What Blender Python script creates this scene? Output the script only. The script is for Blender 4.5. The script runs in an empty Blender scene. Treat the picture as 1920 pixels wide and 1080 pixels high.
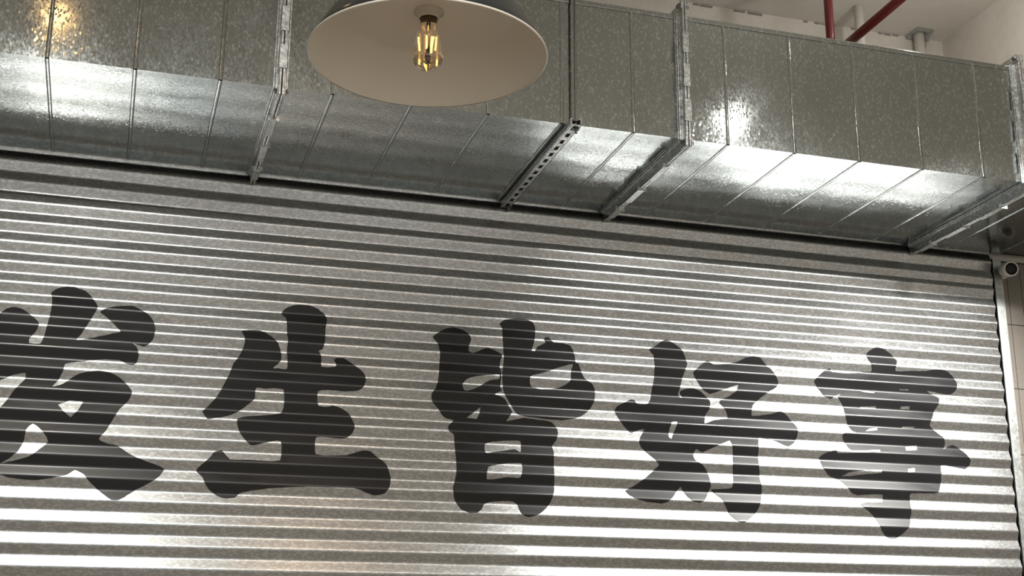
import bpy, bmesh, math, random
from mathutils import Vector, Matrix
from mathutils.geometry import delaunay_2d_cdt
random.seed(7)
scene = bpy.context.scene
COL = scene.collection
PI = math.pi

# ---------------------------------------------------------------- camera
cam_data = bpy.data.cameras.new('camera')
cam_data.sensor_width = 36.0
cam_data.lens = 2532.5 / 1920 * 36
cam_data.clip_start = 0.05
cam_data.clip_end = 60
camera = bpy.data.objects.new('camera', cam_data)
COL.objects.link(camera)
right = Vector((0.95753922, -0.28826999, 0.0043645))
up = Vector((-0.08714071, -0.27495626, 0.95749964))
fwd = Vector((0.27481837, 0.91722378, 0.28840145))
camera.matrix_world = Matrix(((right.x, up.x, -fwd.x, 0), (right.y, up.y, -fwd.y, 0),
                              (right.z, up.z, -fwd.z, 1.6), (0, 0, 0, 1)))
scene.camera = camera

# ---------------------------------------------------------------- world, exposure
world = bpy.data.worlds.new('world'); scene.world = world
world.use_nodes = True
bg = world.node_tree.nodes['Background']
bg.inputs[0].default_value = (0.75, 0.8, 0.9, 1); bg.inputs[1].default_value = 0.3
scene.view_settings.view_transform = 'Standard'
scene.view_settings.look = 'None'
scene.view_settings.gamma = 1.0
scene.view_settings.use_curve_mapping = False
scene.view_settings.exposure = 0.0

# ---------------------------------------------------------------- the room's lights and added fill lights
WARM = (1.0, 0.62, 0.30); WHITE = (1.0, 0.97, 0.92); COOL = (0.82, 0.92, 1.0)
def spot(name, loc, aim, power, color, radius=0.03, cone=70, blend=0.6):
    d = bpy.data.lights.new(name, 'SPOT'); d.energy = power; d.color = color
    d.shadow_soft_size = radius; d.spot_size = math.radians(cone); d.spot_blend = blend
    o = bpy.data.objects.new(name, d); COL.objects.link(o); o.location = loc
    o.rotation_euler = (Vector(aim) - Vector(loc)).to_track_quat('-Z', 'Y').to_euler()
    return o
def area(name, loc, rot, sx, sy, power, color):
    d = bpy.data.lights.new(name, 'AREA'); d.shape = 'RECTANGLE'; d.size = sx; d.size_y = sy
    d.energy = power; d.color = color
    o = bpy.data.objects.new(name, d); COL.objects.link(o); o.location = loc; o.rotation_euler = rot
    return o
#                 lamp position          aims at
spot('wall_spotlight', (2.23, 2.70, 3.50), (1.95, 4.4, 2.70), 130, WHITE, 0.030, 46, 1)
spot('wall_spotlight', (3.00, 2.70, 3.50), (2.65, 4.4, 2.52), 330, WHITE, 0.030, 50, 1)
spot('wall_spotlight', (3.65, 2.70, 3.56), (2.98, 4.4, 2.52), 400, WHITE, 0.030, 44, 1)
spot('wall_spotlight', (1.80, 2.60, 3.45), (1.70, 4.4, 2.10), 8, WHITE, 0.030, 50, 1)
spot('wall_spotlight', (-0.33, 2.70, 3.50), (-0.1, 4.4, 2.45), 110, (1.0, 0.95, 0.86), 0.030, 62, 1)
spot('wall_spotlight', (0.87, 2.60, 3.45), (0.85, 4.4, 1.95), 8, (1.0, 0.72, 0.5), 0.030, 50, 1)
def bulb_light(name, loc, power, color, radius=.028):
    d = bpy.data.lights.new(name, 'POINT'); d.energy = power; d.color = color; d.shadow_soft_size = radius
    o = bpy.data.objects.new(name, d); COL.objects.link(o); o.location = loc
bulb_light('bulb_light', (2.265, 2.80, 3.80), 1.5, WHITE)
bulb_light('bulb_light', (-0.305, 2.80, 3.86), .6, (1.0, .60, .25))
bulb_light('ceiling_glow', (2.70, 3.55, 4.02), 5.5, WHITE)
RAD = 6.3 * PI                                             # evenly bright flush panels
for xa, xb, pw, col_ in ((-.85, .75, 1.8, COOL), (.85, 1.25, 2.2, (1.0, .66, .38)), (2.2, 2.55, 1, WHITE), (3.0, 3.7, .45, COOL), (3.95, 4.7, .5, COOL), (4.85, 5.25, .5, COOL)):
    area('ceiling_area_light', ((xa+xb)/2, -.8, 4.235), (0, 0, 0), xb-xa, 2.8, pw*RAD*(xb-xa)*2.8, col_)
area('ceiling_area_light', (1.3, -2.8, 4.235), (0, 0, 0), 3.4, 0.6, 5, (1.0, 0.95, 0.88))  # added unseen panel, soft fill from the back of the room
area('ceiling_fill', (1.5, -0.5, 2.4), (PI, 0, 0), 6.0, 3.0, 42, (1.0, 0.96, 0.90))  # added unseen fill facing up, brightens the ceiling
area('cool_fill', (0.5, -4.55, 1.5), (math.radians(90), 0, 0), 6.0, 2.6, 25, COOL)  # added cool fill from behind the camera, no window modelled

# ---------------------------------------------------------------- helpers
def new_mat(name, color=(.5,.5,.5), rough=.5, metal=0.0, spec=0.5):
    m = bpy.data.materials.new(name); m.use_nodes = True
    b = m.node_tree.nodes['Principled BSDF']
    b.inputs['Base Color'].default_value = (*color, 1)
    b.inputs['Roughness'].default_value = rough
    b.inputs['Metallic'].default_value = metal
    b.inputs['Specular IOR Level'].default_value = spec
    return m
def nd(m, t, **kw):
    n = m.node_tree.nodes.new(t)
    for k, v in kw.items():
        if k in n.inputs.keys(): n.inputs[k].default_value = v
        else: setattr(n, k, v)
    return n
def lk(m, a, b): m.node_tree.links.new(a, b)
def bsdf(m): return m.node_tree.nodes['Principled BSDF']
def coords(m, scale=(1,1,1)):
    t = nd(m, 'ShaderNodeTexCoord'); mp = nd(m, 'ShaderNodeMapping')
    mp.inputs['Scale'].default_value = scale
    lk(m, t.outputs['Object'], mp.inputs['Vector']); return mp.outputs['Vector']
def ramp(m, src, p0, p1, c0, c1):
    r = nd(m, 'ShaderNodeMapRange'); r.inputs['From Min'].default_value = p0; r.inputs['From Max'].default_value = p1
    r.inputs['To Min'].default_value = c0; r.inputs['To Max'].default_value = c1
    lk(m, src, r.inputs['Value']); return r.outputs['Result']
def mixcol(m, fac, a, b):
    x = nd(m, 'ShaderNodeMix', data_type='RGBA')
    lk(m, fac, x.inputs['Factor']); x.inputs[6].default_value = (*a, 1); x.inputs[7].default_value = (*b, 1)
    return x.outputs[2]

def galvanised(name, col_a, col_b, r0, r1, flake=0.02, flake_scale=90, wave=0.0, streak=(1,1,1), fl0=.6):
    m = new_mat(name, col_a, r0, 1.0)
    v = coords(m, streak)
    vor = nd(m, 'ShaderNodeTexVoronoi', Scale=flake_scale); lk(m, v, vor.inputs['Vector'])
    vor.inputs['Randomness'].default_value = 1.0
    big = nd(m, 'ShaderNodeTexNoise', Scale=5.0, Detail=4.0, Roughness=0.6); lk(m, v, big.inputs['Vector'])
    sep = nd(m, 'ShaderNodeSeparateColor'); lk(m, vor.outputs['Color'], sep.inputs[0])
    lk(m, mixcol(m, ramp(m, sep.outputs[0], fl0, fl0+.05, 0, 1), col_a, col_b), bsdf(m).inputs['Base Color'])
    add = nd(m, 'ShaderNodeMath', operation='MULTIPLY_ADD')
    lk(m, sep.outputs[1], add.inputs[0]); add.inputs[1].default_value = (r1 - r0) * 0.5
    lk(m, ramp(m, big.outputs[0], .3, .7, r0, r0 + (r1 - r0) * 0.5), add.inputs[2])
    lk(m, add.outputs[0], bsdf(m).inputs['Roughness'])
    # each crystal of the zinc tilts a little
    sub = nd(m, 'ShaderNodeVectorMath', operation='SUBTRACT'); sub.inputs[1].default_value = (.5, .5, .5)
    lk(m, vor.outputs['Color'], sub.inputs[0])
    sc = nd(m, 'ShaderNodeVectorMath', operation='SCALE'); lk(m, ramp(m, sep.outputs[2], .74, .80, flake*.35, flake*2.2), sc.inputs['Scale'])
    lk(m, sub.outputs[0], sc.inputs[0])
    bump = nd(m, 'ShaderNodeBump', Strength=1.0, Distance=wave)
    wn = nd(m, 'ShaderNodeTexNoise', Scale=3.5, Detail=2.0); lk(m, coords(m), wn.inputs['Vector'])
    lk(m, wn.outputs[0], bump.inputs['Height'])
    ad = nd(m, 'ShaderNodeVectorMath', operation='ADD'); lk(m, bump.outputs[0], ad.inputs[0]); lk(m, sc.outputs[0], ad.inputs[1])
    no = nd(m, 'ShaderNodeVectorMath', operation='NORMALIZE'); lk(m, ad.outputs[0], no.inputs[0])
    lk(m, no.outputs[0], bsdf(m).inputs['Normal'])
    return m

def plaster(name, a, b, rough=0.9, scale=6):
    m = new_mat(name, a, rough, 0, .3)
    n = nd(m, 'ShaderNodeTexNoise', Scale=scale, Detail=8.0, Roughness=.7); lk(m, coords(m), n.inputs['Vector'])
    lk(m, mixcol(m, ramp(m, n.outputs[0], .4, .65, 0, 1), a, b), bsdf(m).inputs['Base Color'])
    n2 = nd(m, 'ShaderNodeTexNoise', Scale=60.0, Detail=6.0); lk(m, coords(m), n2.inputs['Vector'])
    bp = nd(m, 'ShaderNodeBump', Strength=.5, Distance=.003); lk(m, n2.outputs[0], bp.inputs['Height'])
    lk(m, bp.outputs[0], bsdf(m).inputs['Normal'])
    return m

M_duct = galvanised('galvanised_duct', (.37,.395,.39), (.50,.53,.525), .09, .20, .04, 230, .003, (1,1,.55), .80)
M_corr = galvanised('corrugated_steel', (.40,.41,.41), (.52,.53,.53), .28, .38, .010, 220, .0015, (.5,1,1))
M_flange = galvanised('flange_steel', (.50,.51,.50), (.72,.74,.73), .26, .46, .05, 150, .002)
M_trim = galvanised('trim_steel', (.45,.47,.46), (.55,.58,.57), .35, .5, .04, 90, .002)
M_paint = new_mat('black_sign_paint', (.006,.006,.007), .30, 0, .5)
_n = nd(M_paint, 'ShaderNodeTexNoise', Scale=18.0, Detail=5.0); lk(M_paint, coords(M_paint, (.2,1,1)), _n.inputs['Vector'])
lk(M_paint, ramp(M_paint, _n.outputs[0], .3, .7, .26, .42), bsdf(M_paint).inputs['Roughness'])
M_wall = plaster('old_plaster', (.68,.64,.58), (.60,.56,.50))
M_ceil = plaster('ceiling_plaster', (.74,.70,.64), (.70,.66,.60))
M_dark = new_mat('gasket_and_gap_shade', (.02,.02,.02), .8)  # gasket colour, also shade painted into the edge gap and channel
M_tile = plaster('cream_tile', (.19,.17,.145), (.17,.152,.13), .5, 3)
M_grout = new_mat('dark_grout', (.05,.045,.04), .9)
M_floor = plaster('floor_tiles', (.34,.28,.21), (.27,.265,.25), .45, .9)
M_red = new_mat('red_pipe_paint', (.13,.012,.012), .3, 0, .6)
M_white = new_mat('white_plastic', (.62,.60,.55), .45)
M_black = new_mat('black_enamel', (.012,.016,.018), .16, 0, .7)
M_enamel = new_mat('cream_enamel', (.70,.64,.55), .28, 0, .5)
M_rod = new_mat('threaded_rod', (.20,.20,.19), .4, 1)
M_porc = new_mat('porcelain', (.62,.56,.46), .3)
M_brass = new_mat('brown_cap', (.16,.10,.06), .35, .8)
M_lens = new_mat('dark_glass_face', (.006,.006,.006), .35, 0, .2)
M_cord = new_mat('black_cord', (.015,.015,.015), .6)
M_glass = new_mat('bulb_glass', (1,.93,.82), .02)
bsdf(M_glass).inputs['Transmission Weight'].default_value = 1.0
bsdf(M_glass).inputs['IOR'].default_value = 1.45
M_fil = new_mat('glowing_filament', (1,.6,.2), .5)
bsdf(M_fil).inputs['Emission Color'].default_value = (1, .50, .12, 1)
bsdf(M_fil).inputs['Emission Strength'].default_value = 5

def link(name, bm, mat, parent=None, smooth=False):
    me = bpy.data.meshes.new(name); bm.to_mesh(me); bm.free()
    me.materials.append(mat)
    if smooth:
        for p in me.polygons: p.use_smooth = True
    o = bpy.data.objects.new(name, me); COL.objects.link(o)
    if parent is not None: attach(o, parent)
    return o
def attach(o, parent):
    o.parent = parent
    p = parent
    mw = Matrix.Identity(4); chain = []
    while p is not None: chain.append(p); p = p.parent
    for q in reversed(chain): mw = mw @ (q.matrix_parent_inverse if q.parent else Matrix.Identity(4)) @ q.matrix_basis
    o.matrix_parent_inverse = mw.inverted()
def box(bm, x0, x1, y0, y1, z0, z1, bevel=0):
    r = bmesh.ops.create_cube(bm, size=1.0)
    for v in r['verts']:
        v.co = Vector((x0 + (v.co.x+.5)*(x1-x0), y0 + (v.co.y+.5)*(y1-y0), z0 + (v.co.z+.5)*(z1-z0)))
    if bevel:
        es = list({e for v in r['verts'] for e in v.link_edges})
        bmesh.ops.bevel(bm, geom=es, offset=bevel, segments=2, affect='EDGES', profile=.5)
def tube(bm, p0, p1, r, n=16, r2=None, caps=True):
    p0 = Vector(p0); p1 = Vector(p1); d = (p1-p0); L = d.length; d.normalize()
    q = Vector((0,0,1)).rotation_difference(d).to_matrix().to_4x4()
    mt = Matrix.Translation((p0+p1)/2) @ q
    bmesh.ops.create_cone(bm, cap_ends=caps, segments=n, radius1=r, radius2=r if r2 is None else r2, depth=L, matrix=mt)
def lathe(bm, prof, centre, n=64, closed=False):
    cx, cy, cz = centre; rings = []
    for r, z in prof:
        if r < 1e-5: rings.append([bm.verts.new((cx, cy, cz+z))])
        else: rings.append([bm.verts.new((cx+r*math.cos(2*PI*i/n), cy+r*math.sin(2*PI*i/n), cz+z)) for i in range(n)])
    for a, b in zip(rings, rings[1:]):
        for i in range(n):
            j = (i+1) % n
            if len(a) == 1 and len(b) == 1: continue
            if len(a) == 1: bm.faces.new((a[0], b[i], b[j]))
            elif len(b) == 1: bm.faces.new((a[i], b[0], a[j]))
            else: bm.faces.new((a[i], b[i], b[j], a[j]))
    bmesh.ops.recalc_face_normals(bm, faces=bm.faces)
def tag(o, label=None, cat=None, group=None, kind=None):
    if label: o['label'] = label
    if cat: o['category'] = cat
    if group: o['group'] = group
    if kind: o['kind'] = kind
    return o
def thing(name, loc, label, cat, group=None):
    o = bpy.data.objects.new(name, None); COL.objects.link(o); o.location = loc; o.empty_display_size = .1
    return tag(o, label, cat, group)

# ---------------------------------------------------------------- the setting
YW = 4.42                      # face of the plaster wall behind the cladding
CEIL = 4.245
def slab(name, mat, *b, bevel=0):
    bm = bmesh.new(); box(bm, *b, bevel); return tag(link(name, bm, mat), kind='structure')
floor = slab('floor', M_floor, -4.6, 5.3, -4.6, 4.6, -.1, 0)
ceiling = slab('ceiling', M_ceil, -4.6, 5.3, -4.6, 4.6, CEIL, CEIL+.1)
wall_back = slab('wall_back', M_wall, -4.6, 5.3, YW, YW+.18, 0, CEIL)
slab('wall_left', M_wall, -4.7, -4.6, -4.6, 4.6, 0, CEIL)
slab('wall_right', M_wall, 5.3, 5.4, -4.6, 4.6, 0, CEIL)
slab('wall_front', M_wall, -4.6, 5.3, -4.7, -4.6, 0, CEIL)
slab('trim_1', M_wall, 3.215, 5.3, 3.3, YW, 3.76, CEIL)       # plastered bulkhead above the duct at the right
tag(bpy.data.objects['trim_1'], label='plastered bulkhead hanging from the ceiling above the right end of the duct')

# ragged strip of render where wall meets ceiling
bm = bmesh.new()
x = 1.2
while x < 3.2:
    w = random.uniform(.02, .09); h = random.uniform(.001, .006)
    if random.random() < .6:
        box(bm, x, x+w*.8, YW-.004, YW+.001, CEIL-.005-h, CEIL-.003)
    x += w
ck = link('joint_crack', bm, new_mat('crack_dark', (.25,.22,.19), .95), wall_back)

# tiles at the right of the cladding
bm = bmesh.new(); box(bm, 3.372, 3.80, YW-.012, YW, .9, 3.288)
link('grout_bed', bm, M_grout, wall_back)
zj = [1.45 + .2615*k for k in range(0, 9)]          # horizontal joints
zj = [3.0205 - .2615*k for k in range(8, -2, -1)]
xs = [(3.374, 3.3965), (3.3985, 3.4605), (3.4625, 3.5245), (3.5265, 3.5885), (3.5905, 3.6525)]
for (a, b) in xs:
    for k in range(len(zj)-1):
        z0, z1 = zj[k]+.001, min(zj[k+1]-.001, 3.286)
        if z1 - z0 < .01: continue
        bm = bmesh.new(); box(bm, a, b, 4.402+random.uniform(-.0006,.0006), YW-.008, z0, z1, .0012)
        link('tile', bm, M_tile, wall_back)

# ---------------------------------------------------------------- corrugated cladding
PITCH = .068; ZC = 3.0525; X0 = -.42; TILT = .0085
def prof(s, zc=ZC, p=PITCH):
    t = ((s-zc)/p) % 1.0; t = min(t, 1-t); d = t*p; h = p/2; r = .005; k = .364
    if d < r: v = k*d*d/(2*r)
    elif d > h-r: v = k*(h-r) - k*(h-d)**2/(2*r)
    else: v = k*(d-r/2)
    return 4.386 + v
OFFS = [0, .0012, .0025, .0038, .005, .012, .022, .029, .0302, .0315, .0328]
def levels(s0, s1, zc, p):
    out = []
    k0 = int(math.floor((s0-zc)/p))-1; k1 = int(math.ceil((s1-zc)/p))+1
    for k in range(k0, k1+1):
        for o in OFFS: out += [zc+k*p+o, zc+k*p-o]
        out.append(zc+(k+.5)*p)
    out = sorted({round(v, 6) for v in out if s0 < v < s1} | {s0, s1})
    return out
clad = thing('corrugated_cladding', (1.0, 4.4, 0), 'corrugated galvanised steel sheeting with five large black painted characters, covering the wall under the duct', 'wall cladding')
def sheet(name, xa, xb, s0, s1, zc, p, tilt, dy, thick=.0012):
    bm = bmesh.new(); lv = levels(s0, s1, zc, p)
    nx = 24; rows = []
    for s in lv:
        rows.append([bm.verts.new((xa+(xb-xa)*i/nx, prof(s, zc, p)+dy + .0006*math.sin(i*1.7+s*5)*math.sin(s*23+i*.6), s + tilt*((xa+(xb-xa)*i/nx)-X0))) for i in range(nx+1)])
    for a, b in zip(rows, rows[1:]):
        for i in range(nx): bm.faces.new((a[i], a[i+1], b[i+1], b[i]))
    o = link(name, bm, M_corr, clad, True)
    so = o.modifiers.new('thickness', 'SOLIDIFY'); so.thickness = thick; so.offset = 1; so.use_rim = False
    return o
# lower sheet reaches up under the upper one
sheet('corrugated_sheet', -2.4, 3.318, 0.02, 3.172, ZC, PITCH, TILT, .0, .0012)
sheet('corrugated_sheet', -2.4, 3.318, 3.150, 3.42, 3.259, .0685, .0024, -.0022, .0012)
# edge angle and the strip beside it
bm = bmesh.new(); box(bm, 3.326, 3.370, 4.393, 4.401, 0.02, 3.286); box(bm, 3.326, 3.3275, 4.385, 4.401, .02, 3.286)
link('edge_trim', bm, M_trim, clad)
bm = bmesh.new(); box(bm, 3.30, 3.327, 4.402, 4.405, 0.02, 3.286); link('edge_gap_shade', bm, M_dark, clad)  # near-black strip stands in for shade behind the sheet ends

def inside(p, polys):
    c = False; x, y = p
    for q in polys:
        n = len(q)
        for i in range(n):
            x1, y1 = q[i]; x2, y2 = q[i-1]
            if (y1 > y) != (y2 > y) and x < (x2-x1)*(y-y1)/(y2-y1)+x1: c = not c
    return c
def character(data, label):
    polys = [list(zip(d[::2], d[1::2])) for d in data]
    polys = [[(a, b+1e-5) for a, b in q] for q in polys]
    xs = [a for q in polys for a, b in q]; ss = [b for q in polys for a, b in q]
    xa, xb, sa, sb = min(xs)-.01, max(xs)+.01, min(ss)-.01, max(ss)+.01
    vs = []; es = []
    for q in polys:
        n0 = len(vs); vs += [Vector(p) for p in q]; es += [(n0+i, n0+(i+1) % len(q)) for i in range(len(q))]
    nx = max(2, int((xb-xa)/.03))
    for s in levels(sa, sb, ZC, PITCH):
        n0 = len(vs); vs += [Vector((xa, s)), Vector((xb, s))]; es.append((n0, n0+1))
    for i in range(1, nx):
        x = xa+(xb-xa)*i/nx; n0 = len(vs); vs += [Vector((x, sa)), Vector((x, sb))]; es.append((n0, n0+1))
    r = delaunay_2d_cdt(vs, es, [], 0, 1e-6)
    bm = bmesh.new(); vm = {}
    for f in r[2]:
        c = [r[0][i] for i in f]; cx = sum(v.x for v in c)/len(c); cy = sum(v.y for v in c)/len(c)
        if not inside((cx, cy), polys): continue
        w = []
        for i in f:
            if i not in vm:
                v = r[0][i]; vm[i] = bm.verts.new((v.x, prof(v.y) - .0030, v.y + TILT*(v.x-X0)))
            w.append(vm[i])
        try: bm.faces.new(w)
        except ValueError: pass
    for f in bm.faces:
        f.normal_update()
        if f.normal.y > 0: f.normal_flip()
    o = link('painted_character', bm, M_paint, clad, True)
    o['label'] = label

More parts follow.
